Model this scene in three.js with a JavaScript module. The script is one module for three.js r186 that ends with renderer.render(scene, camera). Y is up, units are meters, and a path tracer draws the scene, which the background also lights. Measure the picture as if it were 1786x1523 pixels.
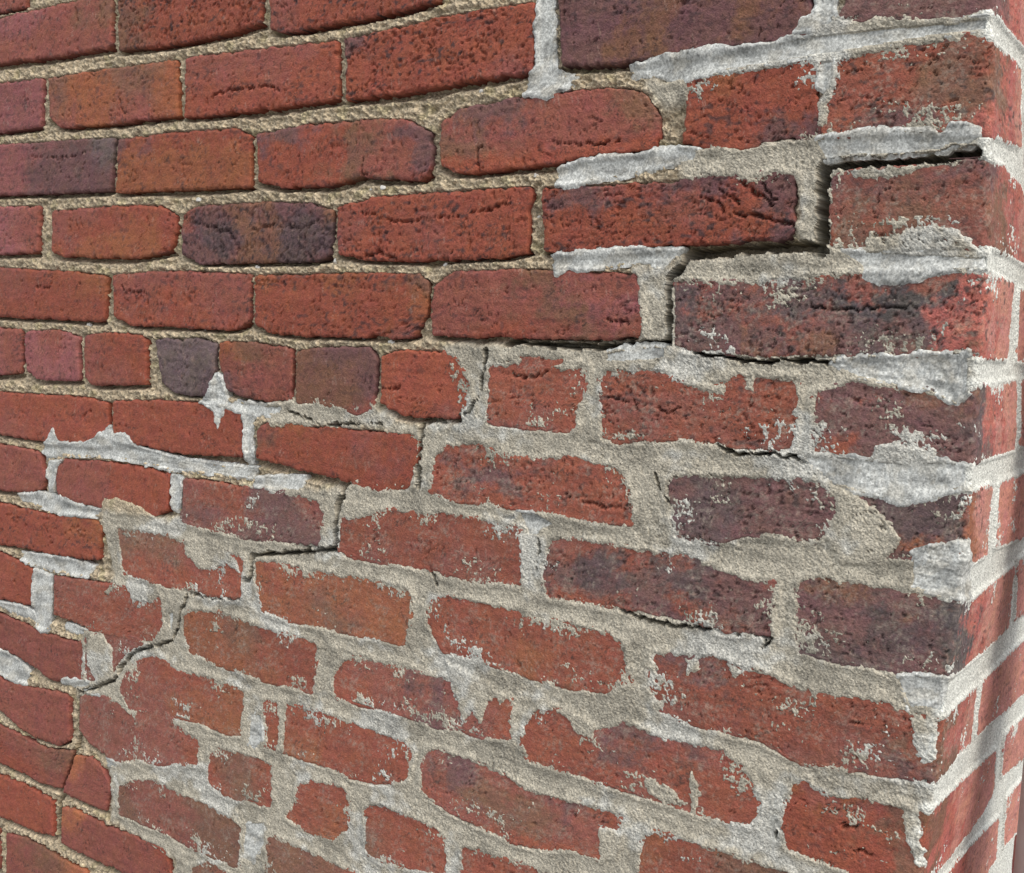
import * as THREE from 'three';
import { mergeGeometries } from 'three/addons/utils/BufferGeometryUtils.js';

// ---------------------------------------------------------------- camera, sky, sun, exposure
const PW = 1786, PH = 1523, FOC = 1960, PCX = 893, PCY = 761.5, Y0 = 1.45;
const scene = new THREE.Scene();
const camera = new THREE.PerspectiveCamera(2 * Math.atan(PCY / FOC) * 180 / Math.PI, PW / PH, 0.05, 400);
// the two horizontal directions of the corner, read from the vanishing points of the courses
const along = new THREE.Vector3((-2007 - PCX) / FOC, -(450 - PCY) / FOC, -1).normalize();
const inward = new THREE.Vector3((2230 - PCX) / FOC, -(640 - PCY) / FOC, -1).normalize();
const ax = along.clone().negate();
const az = inward.clone().negate(); az.addScaledVector(ax, -ax.dot(az)).normalize();
const ay = new THREE.Vector3().crossVectors(az, ax);
const camToWorld = new THREE.Matrix4().set(ax.x, ax.y, ax.z, 0, ay.x, ay.y, ay.z, 0, az.x, az.y, az.z, 0, 0, 0, 0, 1);
function rayOf(px, py) { return new THREE.Vector3((px - PCX) / FOC, -(py - PCY) / FOC, -1).applyMatrix4(camToWorld); }
const eye = rayOf(1725, 450).multiplyScalar(-0.70).add(new THREE.Vector3(0, Y0, 0));
camera.quaternion.setFromRotationMatrix(camToWorld);
camera.position.copy(eye);
camera.updateMatrixWorld(true);
const worldToCam = camToWorld.clone().transpose();
function toPixel(x, y, z) {
  const v = new THREE.Vector3(x - eye.x, y - eye.y, z - eye.z).applyMatrix4(worldToCam);
  return [PCX - v.x / v.z * FOC, PCY + v.y / v.z * FOC, -v.z];
}

// overcast sky, a little brighter overhead
{
  const w = 64, h = 32, d = new Float32Array(w * h * 4);
  for (let j = 0; j < h; j++) {
    const el = Math.sin((j + 0.5 - h / 2) / h * Math.PI);
    const s = el > 0 ? 0.45 + 0.65 * el : 0.45;
    for (let i = 0; i < w; i++) d.set([0.97 * s, 1.0 * s, 1.04 * s, 1], (j * w + i) * 4);
  }
  const t = new THREE.DataTexture(d, w, h, THREE.RGBAFormat, THREE.FloatType);
  t.mapping = THREE.EquirectangularReflectionMapping; t.magFilter = THREE.LinearFilter; t.needsUpdate = true;
  scene.background = t; scene.environment = t;
  scene.backgroundIntensity = 1; scene.environmentIntensity = 1;
}
const sun = new THREE.DirectionalLight(0xfff4e6, 1.2);
sun.position.set(-0.4 + 0.92 * 6, Y0 + 0.78 * 6, 0.36 * 6);
sun.target.position.set(-0.4, Y0 - 0.1, 0);
sun.castShadow = true; sun.shadow.radius = 50; sun.shadow.mapSize.set(2048, 2048);
Object.assign(sun.shadow.camera, { left: -3, right: 3, top: 3, bottom: -3, near: 0.5, far: 20 });
scene.add(sun, sun.target);

const renderer = new THREE.WebGLRenderer({ antialias: true });
renderer.setSize(1024, 873);
renderer.toneMapping = THREE.LinearToneMapping;
renderer.toneMappingExposure = 1.68;
renderer.shadowMap.enabled = true;

// ---------------------------------------------------------------- noise
let seed = 20177;
function rnd() { seed = (seed * 1664525 + 1013904223) >>> 0; return seed / 4294967296; }
const PERM = new Uint8Array(512);
{ const p = [...Array(256).keys()]; for (let i = 255; i > 0; i--) { const j = Math.floor(rnd() * (i + 1)); [p[i], p[j]] = [p[j], p[i]]; } for (let i = 0; i < 512; i++) PERM[i] = p[i & 255]; }
const GX = new Float32Array(256), GY = new Float32Array(256);
for (let i = 0; i < 256; i++) { GX[i] = Math.cos(i / 256 * 6.2832) * 1.5; GY[i] = Math.sin(i / 256 * 6.2832) * 1.5; }
function n2(x, y, s = 0) {          // gradient noise, about -1..1
  x += s * 17.31; y += s * 9.77;
  const xi = Math.floor(x), yi = Math.floor(y), fx = x - xi, fy = y - yi;
  const X = xi & 255, Y = yi & 255, u = fx * fx * fx * (fx * (fx * 6 - 15) + 10), v = fy * fy * fy * (fy * (fy * 6 - 15) + 10);
  const a = PERM[X + PERM[Y]], b = PERM[(X + 1 & 255) + PERM[Y]], c = PERM[X + PERM[Y + 1 & 255]], d = PERM[(X + 1 & 255) + PERM[Y + 1 & 255]];
  const p = GX[a] * fx + GY[a] * fy, q = GX[b] * (fx - 1) + GY[b] * fy, r = GX[c] * fx + GY[c] * (fy - 1), t = GX[d] * (fx - 1) + GY[d] * (fy - 1);
  const m = p + u * (q - p); return m + v * (r + u * (t - r) - m);
}
function h2(i, j, s) { let n = (i * 374761393 + j * 668265263 + s * 1274126177) | 0; n = Math.imul(n ^ (n >>> 13), 1274126177); return ((n ^ (n >>> 16)) >>> 0) / 4294967296; }
const clamp = (v, a, b) => v < a ? a : v > b ? b : v;
const smooth = (a, b, v) => { v = clamp((v - a) / (b - a), 0, 1); return v * v * (3 - 2 * v); };
const mix = (a, b, t) => a + (b - a) * t;
const MM = 0.001;

// ---------------------------------------------------------------- the unfolded wall: (a, y) runs along the front, round the arris, along the return
const RC = 0.0045, LC = Math.PI * RC / 2;
const cornerTable = [[-0.50, -0.017], [-0.418, -0.012], [-0.344, -0.006], [-0.268, -0.003], [-0.194, 0.001], [-0.133, 0.001], [-0.068, 0], [0, 0], [0.074, -0.005], [0.145, -0.009], [0.30, -0.013]];
function cornerX(y) {
  const t = y - Y0; const T = cornerTable;
  if (t <= T[0][0]) return T[0][1];
  for (let i = 1; i < T.length; i++) if (t < T[i][0]) return mix(T[i - 1][1], T[i][1], (t - T[i - 1][0]) / (T[i][0] - T[i - 1][0]));
  return T[T.length - 1][1];
}
function bend(a, y, h, out, o) {
  const c = cornerX(y);
  if (a <= -RC) { out[o] = a + c; out[o + 1] = y; out[o + 2] = h; }
  else if (a < LC - RC) {
    const th = (a + RC) / RC, r = Math.max(RC + h, 0.0004);
    out[o] = c - RC + r * Math.sin(th); out[o + 1] = y; out[o + 2] = -RC + r * Math.cos(th);
  } else { out[o] = c + h; out[o + 1] = y; out[o + 2] = -RC - (a + RC - LC); }
}
const tmp3 = [0, 0, 0];
function pixelOf(a, y) { bend(a, y, 0, tmp3, 0); return toPixel(tmp3[0], tmp3[1], tmp3[2]); }
function wallAt(px, py) {            // pixel -> (a, y) where that line of sight meets the wall
  const r = rayOf(px, py);
  let t = -eye.z / r.z; let x = eye.x + r.x * t, y = eye.y + r.y * t;
  if (x - cornerX(y) <= -RC) return [x - cornerX(y), y];
  let yy = y, z = 0;
  for (let k = 0; k < 4; k++) { const tt = (cornerX(yy) - eye.x) / r.x; yy = eye.y + r.y * tt; z = eye.z + r.z * tt; }
  if (z <= -RC) return [LC - RC + (-RC - z), yy];
  let best = 1e9, res = [-RC, y];
  for (let k = 0; k <= 20; k++) { const a = -RC + LC * k / 20; const p = pixelOf(a, y); const e = Math.abs(p[0] - px); if (e < best) { best = e; res = [a, y]; } }
  return res;
}
function toWall(list) { const r = []; for (let i = 0; i < list.length; i += 2) r.push(wallAt(list[i], list[i + 1])); return r; }

// ---------------------------------------------------------------- what the photograph shows of the wall (pixels of the photograph)
// colours as they appear on the pieces
const TINT = {
  R: [157, 83, 63], O: [160, 94, 64], B: [136, 93, 74], P: [154, 93, 90], M: [122, 84, 82], D: [102, 80, 81], K: [86, 77, 79], G: [118, 99, 98],
  C: [184, 112, 78], T: [186, 102, 91], S: [204, 138, 124], U: [151, 87, 74],  // S and T brightened: the return's stronger light painted into the tint
};
const s2l = v => { v /= 255; return v <= 0.04045 ? v / 12.92 : Math.pow((v + 0.055) / 1.055, 2.4); };
for (const k in TINT) TINT[k] = TINT[k].map(s2l);
const bricks = [];
// t: points of the top edge from its left corner, r: right edge from its top corner, b: bottom edge from its right corner, l: left edge from its bottom corner
function brick(t, r, b, l, tint, opt = {}) { bricks.push({ sides: [t, r, b, l].map(toWall), tint: tint.split('/'), ...opt }); }
// top course
brick([-120, -58], [50, -82], [44, 14], [-120, 42], 'PU', { pit: 1.3 });
// first course
brick([-70, 48, 45, 20, 115, 4], [194, -14], [193, 82, 100, 98], [-70, 119], 'PPUB/PUUU');
brick([203, -15], [457, -62], [453, 40, 400, 58, 300, 78], [206, 88], 'BRRR', { pit: 1.6 });
brick([466, -63], [766, -112], [764, 2, 703, 17, 600, 39, 490, 58], [471, 52], 'URRR', { pit: 1.2 });
// second course
brick([-70, 153], [73, 136], [70, 221], [-70, 240], 'PPP/PPP');
brick([82, 136, 200, 118], [308, 104], [310, 202, 200, 215], [106, 223, 85, 206], 'BOBO/UOUO', { pit: 0.7 });
brick([322, 100, 440, 86], [588, 70], [589, 173, 440, 194], [320, 206], 'UUUR/RRRR', { pit: 0.8 });
brick([601, 68, 703, 45, 781, 26], [931, 4], [929, 124, 834, 139, 703, 162, 666, 168], [601, 174], 'MRRRR/RRRRR/RRRRU', { pit: 1.5 });
brick([972, -32, 1200, -62], [1416, -96], [1414, 56, 1326, 74, 1232, 90, 1064, 113], [979, 115], 'MDBDMM/MMBMBM/MMBMMM', { pit: 0.8 });
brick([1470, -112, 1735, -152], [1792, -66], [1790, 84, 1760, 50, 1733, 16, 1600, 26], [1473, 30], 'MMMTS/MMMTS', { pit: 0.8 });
// third course
brick([-70, 262, 0, 252], [199, 240], [191, 333, 100, 337], [-70, 343], 'PPMG/PPMM', { pit: 0.6 });
brick([205, 243, 300, 230, 410, 224], [438, 236], [435, 326, 320, 332], [200, 336], 'MRRR/OOOO/OOOO', { pit: 0.7 });
brick([445, 234, 540, 216, 640, 208, 710, 209], [754, 232], [749, 300, 735, 315, 660, 313, 627, 306, 600, 318, 570, 324, 490, 328], [448, 316], 'MMRBUM/RRRBUM/RRRBUU', { pit: 0.8 });
brick([765, 216, 800, 190, 880, 174, 970, 160, 1080, 152], [1120, 160, 1148, 195, 1150, 235], [1135, 262, 1040, 270, 960, 288, 880, 294, 830, 302], [790, 300, 766, 284], 'UMMUUB/BBUUUB/RRRRRR', { pit: 0.6 });
brick([1203, 140, 1340, 120], [1420, 106], [1430, 236, 1365, 238, 1300, 254, 1230, 256], [1188, 250], 'RORR/RRRR/RRMM', { pit: 1 });
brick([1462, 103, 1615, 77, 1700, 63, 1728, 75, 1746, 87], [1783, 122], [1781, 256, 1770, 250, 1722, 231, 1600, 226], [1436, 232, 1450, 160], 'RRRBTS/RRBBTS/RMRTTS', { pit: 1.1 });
// fourth course
brick([-70, 364], [69, 359], [64, 441], [-70, 447], 'PPU');
brick([90, 369, 180, 360, 276, 358], [306, 374, 307, 406], [295, 440, 236, 452, 105, 448], [88, 440], 'UURR/UROR/ROOR', { pit: 0.6 });
brick([319, 374, 341, 360, 460, 352, 540, 354], [580, 366], [573, 449, 540, 457, 440, 459, 350, 461], [315, 444], 'UMBMB/MDBDD/MMBDM', { pit: 1.2, crackle: 1 });
brick([586, 362, 650, 344, 755, 336], [926, 325], [920, 438, 886, 448, 729, 456, 650, 455], [588, 443], 'RRRRR/URURR/RRRRR', { pit: 1.1, crackle: 0.35 });
brick([944, 328, 1075, 322, 1195, 315, 1260, 304, 1300, 312, 1350, 303], [1388, 304], [1382, 416, 1330, 420, 1200, 428, 1100, 436, 1000, 440], [948, 438], 'RMUMMM/RRRURM/RRRRRM', { pit: 1.2, crackle: 0.5 });
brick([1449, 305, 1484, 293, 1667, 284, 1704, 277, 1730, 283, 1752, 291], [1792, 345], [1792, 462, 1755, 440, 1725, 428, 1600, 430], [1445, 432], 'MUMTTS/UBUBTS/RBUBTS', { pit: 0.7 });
// fifth course
brick([-70, 468, 0, 467, 130, 474], [187, 482], [181, 561, 90, 557], [-70, 549], 'UURO/RRRR', { pit: 0.5 });
brick([195, 481, 263, 473, 350, 474], [436, 479], [433, 561, 410, 576, 310, 571, 223, 567], [196, 553], 'UUUUU/RURUU/RRRRU', { pit: 0.9 });
brick([443, 480, 598, 476, 729, 478], [746, 494, 744, 550], [720, 588, 690, 591, 519, 586, 466, 580], [443, 566], 'ORORB/RRRRO/RRRRU', { pit: 1 });
brick([752, 502, 770, 486, 790, 474, 905, 470, 1000, 473], [1110, 478], [1119, 589, 1040, 594, 900, 588, 800, 588], [752, 585], 'UUUBUU/UUUBPU/UURUBU', { pit: 0.7 });
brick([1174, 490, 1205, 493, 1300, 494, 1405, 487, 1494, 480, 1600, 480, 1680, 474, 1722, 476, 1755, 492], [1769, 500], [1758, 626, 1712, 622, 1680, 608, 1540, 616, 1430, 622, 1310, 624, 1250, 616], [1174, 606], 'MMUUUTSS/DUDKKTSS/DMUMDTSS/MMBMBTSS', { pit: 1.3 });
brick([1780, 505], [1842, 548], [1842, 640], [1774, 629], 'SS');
// sixth course, of headers
brick([-44, 566], [38, 576], [36, 651], [-44, 657], 'PU');
brick([43, 578, 100, 575], [137, 588], [137, 664, 66, 664], [43, 645], 'PUP/PPP', { pit: 0.6 });
brick([147, 585, 184, 580, 244, 584], [253, 592], [254, 671, 158, 672], [146, 655], 'URR/UUR', { pit: 0.5 });
brick([266, 592, 350, 590], [378, 600], [364, 692, 320, 690, 300, 684], [280, 668, 274, 630], 'GGG/GGG/DGD', { pit: 0.8, rough: 1.6 });
brick([382, 597, 440, 597], [508, 608], [508, 695, 440, 698], [393, 682, 381, 640], 'OBU/UUU/MUU', { pit: 0.5 });
brick([514, 612, 560, 606, 645, 606], [656, 624, 654, 682], [646, 709, 621, 719, 580, 706], [514, 700], 'BMM/BBM/BBU', { pit: 0.4 });
brick([664, 620, 690, 611, 779, 614], [800, 634, 818, 670, 817, 705], [796, 729, 729, 729, 700, 724], [662, 702], 'RRR/RRR/RRU', { pit: 0.5 });
brick([852, 638, 910, 620, 980, 626], [1027, 642, 1021, 690, 1006, 708], [1004, 750, 930, 745], [850, 735], 'RRR/RRR/UUR', { pit: 0.7 });
brick([1048, 649, 1150, 649, 1190, 668, 1242, 684, 1274, 656], [1390, 662, 1389, 708], [1380, 786, 1340, 787, 1284, 785, 1256, 776, 1179, 763, 1077, 769], [1050, 761], 'RRRRR/RUURR/RURUU', { pit: 1 });
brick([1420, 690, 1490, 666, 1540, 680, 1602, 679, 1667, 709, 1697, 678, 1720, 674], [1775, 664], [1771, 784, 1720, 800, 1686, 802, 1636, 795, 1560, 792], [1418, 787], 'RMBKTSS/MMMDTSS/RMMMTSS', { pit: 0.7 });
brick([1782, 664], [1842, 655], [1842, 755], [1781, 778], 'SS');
// seventh course
brick([-70, 680, 0, 684, 150, 693], [188, 703], [188, 778, 79, 771, 0, 758], [-70, 747], 'URRR/UURR', { pit: 0.5 });
brick([195, 700, 270, 698, 344, 703], [421, 716], [423, 799, 307, 791], [196, 766], 'RRRR/RRRR', { pit: 0.4 });
brick([446, 752, 461, 738, 555, 745, 640, 752], [728, 762, 730, 786], [717, 848, 663, 855, 597, 839, 519, 820], [445, 800], 'UORRR/BRRUR/RRRRR', { pit: 0.5 });
brick([760, 795, 785, 776, 840, 776, 890, 800, 940, 803, 1000, 797], [1085, 822, 1098, 865], [1103, 914, 1030, 910, 964, 895, 870, 880, 800, 873], [750, 856], 'RRRURC/RMMRRR/RRRRRR', { pit: 0.8, rough: 1.3 });
brick([1163, 840, 1182, 831, 1258, 832, 1340, 835, 1421, 840], [1460, 866, 1462, 900], [1430, 942, 1340, 930, 1300, 930, 1250, 945], [1180, 936, 1168, 895], 'MDMMM/DDMMM/MDMMM', { pit: 1.1, rough: 1.3 });
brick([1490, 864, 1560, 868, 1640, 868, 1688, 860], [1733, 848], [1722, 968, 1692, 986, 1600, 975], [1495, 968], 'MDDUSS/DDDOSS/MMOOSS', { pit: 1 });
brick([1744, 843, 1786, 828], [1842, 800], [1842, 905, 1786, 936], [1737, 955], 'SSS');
// eighth course
brick([-70, 765, 0, 775], [68, 787, 78, 830], [74, 855, 53, 860, 0, 857], [-70, 844], 'PUU', { pit: 0.3 });
brick([98, 810, 115, 801, 184, 805, 250, 815], [297, 826], [291, 889, 268, 901, 173, 886, 110, 872], [95, 857], 'UURR/UURR', { pit: 0.3 });
brick([318, 836, 362, 837, 440, 854, 519, 865], [556, 878, 564, 895], [556, 953, 519, 949, 440, 939, 341, 918], [315, 910], 'URMU/MUMM', { pit: 0.5 });
brick([594, 900, 680, 892, 780, 897, 850, 910], [905, 922], [908, 1018, 834, 1014, 781, 1006, 700, 985, 637, 977], [588, 963], 'RRRRR/RURUR', { pit: 0.5 });
brick([958, 950, 972, 941, 1015, 942, 1116, 962, 1200, 970, 1256, 996, 1300, 1012], [1352, 1016, 1340, 1060], [1347, 1111, 1274, 1104, 1195, 1086, 1090, 1063, 1011, 1050], [955, 1040, 946, 990], 'UURUDMU/MMDMDMM/RRUMRMU', { pit: 0.9, rough: 1.2 });
brick([1396, 1013, 1431, 1010, 1510, 1022, 1576, 1032, 1640, 1046, 1668, 1050, 1694, 1050, 1720, 1028], [1770, 988], [1760, 1092, 1715, 1138, 1676, 1170, 1640, 1172, 1562, 1175, 1484, 1157], [1400, 1138, 1388, 1110, 1390, 1060], 'MBMKTSSS/MMDKTSSS/DDMKTSSS', { pit: 0.8 });
brick([1777, 980], [1842, 925], [1842, 1035], [1772, 1078], 'SS');
// ninth course
brick([-70, 866, 0, 877, 79, 896, 158, 904], [176, 916], [171, 978, 79, 966, 26, 954], [-70, 938], 'RRRO/RRRR', { pit: 0.9 });
brick([205, 922, 276, 932, 320, 945, 380, 957], [425, 976], [420, 1045, 368, 1042, 289, 1022], [215, 1000], 'BBUR/RRRR', { pit: 0.4 });
brick([443, 978, 480, 980, 532, 994, 600, 1005, 663, 1016], [714, 1030, 716, 1080], [705, 1122, 680, 1117, 624, 1109, 560, 1094, 500, 1082], [458, 1064, 445, 1010], 'OROOO/OOBOO', { pit: 0.3 });
brick([752, 1050, 781, 1041, 821, 1049, 900, 1067, 980, 1085, 1060, 1107], [1085, 1125, 1088, 1150], [1098, 1190, 1061, 1204, 998, 1200, 927, 1180, 834, 1152], [775, 1135, 745, 1085], 'RRRRR/RRORR', { pit: 0.4 });
brick([1138, 1140, 1242, 1147, 1300, 1166, 1392, 1202, 1463, 1215, 1530, 1222, 1590, 1250, 1636, 1258, 1673, 1228], [1705, 1198], [1694, 1292, 1675, 1317, 1638, 1358, 1570, 1354, 1457, 1336, 1400, 1330, 1326, 1290, 1248, 1274], [1148, 1240, 1132, 1190], 'RMRRRRBTS/RRRRURBTS/UURRUMBTS', { pit: 0.5 });
brick([1714, 1190], [1842, 1062], [1842, 1160], [1704, 1283], 'SSS');
// tenth course
brick([-70, 950, 0, 963], [56, 991], [53, 1057, 0, 1046], [-70, 1030], 'UR', { pit: 0.3 });
brick([92, 1003, 150, 1012, 210, 1022], [278, 1038, 284, 1090], [265, 1122, 220, 1112, 158, 1097], [92, 1073], 'URR/RRR', { pit: 0.4 });
brick([320, 1072, 340, 1066, 385, 1070, 440, 1090, 500, 1105], [553, 1122], [547, 1208, 500, 1197, 440, 1180, 370, 1155], [330, 1135, 318, 1100], 'OOBRR/OOORR', { pit: 0.3 });
brick([588, 1165, 621, 1142, 660, 1158, 700, 1158, 735, 1176, 780, 1185, 840, 1205], [890, 1222], [890, 1292, 840, 1284, 800, 1272, 760, 1268, 729, 1255, 640, 1232], [588, 1217, 580, 1185], 'RUUMUR/RRUMUR', { pit: 0.4 });
brick([920, 1258, 940, 1238, 975, 1237, 1000, 1265, 1043, 1275, 1090, 1262, 1156, 1290, 1253, 1308], [1300, 1342, 1313, 1375, 1326, 1405], [1308, 1440, 1285, 1433, 1221, 1422, 1143, 1396, 1077, 1372, 1011, 1354], [920, 1326, 911, 1295], 'RRUMUR/RRMRRR/RRRURR', { pit: 0.4 });
brick([1380, 1378, 1400, 1362, 1440, 1390, 1510, 1396, 1562, 1408, 1602, 1414, 1636, 1405, 1662, 1380], [1738, 1308], [1735, 1378, 1715, 1420, 1645, 1510, 1605, 1545, 1550, 1540, 1470, 1517], [1372, 1480, 1360, 1440], 'OUBTSSS/RRBTSSS/RRBTSSS', { pit: 0.5 });
brick([1753, 1285], [1842, 1195], [1842, 1270], [1748, 1356], 'SS');
// eleventh course
brick([-70, 1045, 0, 1070, 76, 1105], [143, 1122], [143, 1186, 95, 1190, 55, 1163, 20, 1140], [-70, 1108], 'UUU', { pit: 0.3 });
brick([148, 1110, 200, 1106], [256, 1122], [224, 1138, 208, 1156, 196, 1178], [150, 1188], 'UUU', { pit: 0.5 });
brick([220, 1170, 238, 1152, 266, 1143, 284, 1149, 310, 1172, 360, 1182], [425, 1205], [420, 1280, 395, 1280, 350, 1262, 292, 1246], [225, 1237, 209, 1204], 'URRO/UUOO', { pit: 0.3 });
brick([460, 1222, 500, 1226, 558, 1243, 624, 1265, 666, 1281, 708, 1298], [720, 1315], [708, 1362, 650, 1365, 611, 1356, 558, 1332, 496, 1312], [460, 1302], 'RRRRR/RORRR', { pit: 0.3 });
brick([745, 1310, 760, 1308, 821, 1326, 870, 1350, 911, 1375, 980, 1398, 1030, 1408], [1088, 1425], [1048, 1500, 1000, 1480, 954, 1484, 887, 1466, 797, 1422], [735, 1382, 735, 1345], 'UMUUMR/UMBBUR/RURRRR', { pit: 0.4 });
brick([1120, 1470, 1145, 1449, 1170, 1458, 1235, 1481, 1300, 1498], [1375, 1525], [1370, 1640], [1110, 1560], 'ORBB/RRRB', { pit: 0.3 });
brick([1400, 1545, 1500, 1570, 1590, 1600, 1640, 1545, 1690, 1480], [1744, 1425], [1738, 1500, 1690, 1570, 1590, 1700], [1395, 1650], 'RRTSS');
brick([1757, 1392], [1842, 1295], [1842, 1370], [1752, 1478], 'SS');
// twelfth course
brick([-70, 1146, 0, 1182, 47, 1198, 90, 1205], [120, 1215], [120, 1292, 100, 1302, 60, 1290, 29, 1268, 0, 1240], [-70, 1212], 'UUU/RUU', { pit: 0.4 });
brick([137, 1211, 180, 1213, 206, 1228], [237, 1256], [231, 1325, 205, 1330, 184, 1317, 155, 1298], [138, 1275], 'UUU', { pit: 0.2 });
brick([239, 1238, 294, 1246, 316, 1272], [347, 1295], [343, 1335, 320, 1332, 263, 1332], [234, 1322], 'UUR', { pit: 0.3 });
brick([365, 1318, 376, 1305, 420, 1315], [474, 1335], [473, 1410, 440, 1396, 415, 1398, 389, 1386], [363, 1365], 'RBR', { pit: 0.3 });
brick([520, 1370, 545, 1362], [597, 1373, 613, 1405, 610, 1435], [582, 1466, 540, 1452], [498, 1425, 515, 1400], 'RR/RO', { pit: 0.4 });
brick([637, 1408, 663, 1406, 703, 1422, 750, 1440], [776, 1462], [776, 1530, 740, 1518, 663, 1504], [638, 1485], 'RRR/BRR', { pit: 0.3 });
brick([806, 1478, 845, 1486, 900, 1504], [965, 1530], [960, 1620], [805, 1575], 'RRR', { pit: 0.3 });
brick([990, 1538], [1085, 1570], [1080, 1660], [985, 1630], 'RR');
// thirteenth course
brick([-70, 1232, 0, 1266, 30, 1280, 80, 1306], [128, 1310], [104, 1378, 68, 1366, 26, 1345], [-70, 1296], 'RUB/RRU', { pit: 0.3 });
brick([130, 1318, 160, 1322], [180, 1342, 190, 1372], [183, 1416, 144, 1400], [108, 1382], 'CUU/UUU', { pit: 0.2 });
brick([207, 1372, 240, 1362, 273, 1362, 310, 1386, 355, 1402], [418, 1438], [416, 1512, 368, 1494, 323, 1472, 270, 1445], [207, 1418], 'BUUBB/BUUBB', { pit: 0.3 });
brick([468, 1458, 492, 1466, 545, 1490], [640, 1535], [630, 1612], [460, 1562], 'BBR', { pit: 0.3 });
// fourteenth course
brick([-70, 1318, 0, 1352, 45, 1370], [90, 1395], [92, 1460, 50, 1448, 0, 1426], [-70, 1392], 'URR', { pit: 0.3 });
brick([106, 1408, 126, 1410, 184, 1440, 231, 1458], [290, 1485], [300, 1545, 210, 1523, 160, 1500], [106, 1472], 'CUUR/UUUU', { pit: 0.2 });
brick([335, 1512, 370, 1508], [425, 1540], [420, 1610], [335, 1570], 'BR');
// fifteenth course
brick([10, 1455, 47, 1462, 90, 1488], [150, 1520], [150, 1600], [8, 1545], 'UBC/UUU', { pit: 0.2 });
brick([-70, 1412], [-4, 1445], [-4, 1520], [-70, 1480], 'UU');
brick([168, 1535], [300, 1590], [300, 1660], [168, 1600], 'UU');

// light grey repair mortar, each strip trowelled on by itself
const patchList = [];
function patch(t, r, b, l, opt = {}) { patchList.push({ sides: [t, r, b, l].map(toWall), ...opt }); }
patch([936, -60], [967, -60, 967, 0, 966, 79, 969, 121, 1003, 131], [1001, 152, 972, 160], [956, 178, 911, 168, 917, 137, 932, 105, 930, 52, 935, 0], { name: 'v' });
patch([1095, 113, 1114, 108, 1158, 95, 1216, 81, 1237, 74, 1274, 79, 1340, 73, 1423, 54, 1520, 44, 1600, 36, 1660, 32], [1734, 20], [1722, 60, 1615, 71, 1470, 96, 1418, 103, 1340, 116, 1248, 131, 1203, 145, 1143, 139, 1120, 133], [1100, 141]);
patch([1424, -70], [1459, -70, 1457, 0], [1457, 44, 1420, 56], [1380, 62, 1395, 26, 1418, 24, 1419, 0]);
patch([1422, 100], [1460, 96, 1457, 146], [1447, 164, 1430, 160], [1420, 158, 1423, 125]);
patch([969, 292, 1011, 278, 1051, 268, 1116, 268, 1143, 252, 1182, 252], [1226, 258], [1212, 285, 1150, 296, 1080, 314, 1035, 318, 1001, 328], [967, 327]);
patch([1421, 239, 1452, 228, 1505, 223, 1555, 221, 1641, 224, 1667, 215, 1694, 210], [1714, 222, 1712, 246], [1692, 261, 1657, 258, 1641, 268, 1557, 276, 1484, 277], [1437, 286, 1416, 254]);
patch([956, 443, 990, 438, 1038, 435, 1103, 428, 1140, 432], [1195, 431], [1180, 450, 1170, 466, 1153, 481, 1135, 466, 1111, 464, 1051, 469, 1011, 477, 990, 470], [968, 482]);
patch([1461, 428, 1490, 431, 1562, 435, 1641, 438, 1704, 442], [1728, 438], [1724, 476, 1667, 476, 1602, 493, 1549, 503, 1505, 486, 1494, 464], [1463, 447], { rough: 1 });
patch([1053, 611, 1090, 603, 1143, 598], [1166, 601], [1163, 630, 1130, 635], [1047, 638]);
patch([1457, 622, 1531, 614, 1610, 613], [1696, 608], [1696, 690, 1667, 711, 1615, 686, 1562, 677, 1494, 664], [1440, 638], { rough: 1.8 });
patch([1389, 792, 1431, 789, 1562, 802, 1641, 800], [1691, 802], [1688, 852, 1641, 870, 1615, 881, 1576, 886, 1523, 870, 1452, 850], [1405, 813], { rough: 1 });
patch([1586, 962, 1640, 942], [1690, 936], [1698, 1045, 1640, 1046], [1582, 1028], { rough: 1.1 });
patch([1555, 1178, 1589, 1174, 1636, 1174], [1664, 1172], [1642, 1250, 1615, 1240], [1583, 1242], { rough: 1.2 });
patch([92, 745, 103, 769, 147, 771, 189, 743, 200, 756, 218, 753, 236, 776, 307, 797, 402, 810], [447, 814], [440, 838, 394, 834, 323, 826, 289, 820, 184, 799, 110, 797], [79, 802, 70, 786]);
patch([80, 804], [106, 800, 95, 830], [93, 860], [80, 858], { name: 'v' });
patch([440, 832, 466, 828], [534, 829], [522, 861, 479, 856], [440, 850], { rough: 0.6 });
patch([30, 861, 68, 857, 105, 865, 142, 880], [176, 888], [170, 905, 118, 902, 79, 891], [30, 873]);
patch([34, 962, 79, 967, 118, 973], [163, 986], [152, 1010, 92, 999, 58, 990], [34, 978]);
patch([58, 990], [90, 1003, 88, 1073], [82, 1106], [64, 1102, 54, 1057, 54, 1020], { name: 'v' });
patch([-60, 1028, 0, 1049, 34, 1055], [58, 1066], [66, 1093, 32, 1075, 0, 1062], [-60, 1042]);
patch([-60, 1098, 0, 1131, 26, 1145], [50, 1170], [46, 1197, 16, 1189, 0, 1177], [-60, 1142]);
patch([106, 1186, 114, 1181, 150, 1183], [164, 1198], [142, 1205], [108, 1196]);
patch([150, 1207], [172, 1208], [176, 1216], [160, 1215]);
patch([112, 1086], [153, 1099], [145, 1110], [110, 1104]);
patch([372, 694, 420, 698, 460, 704], [500, 703], [488, 726, 440, 729, 420, 722, 400, 717], [366, 708], {});
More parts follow.
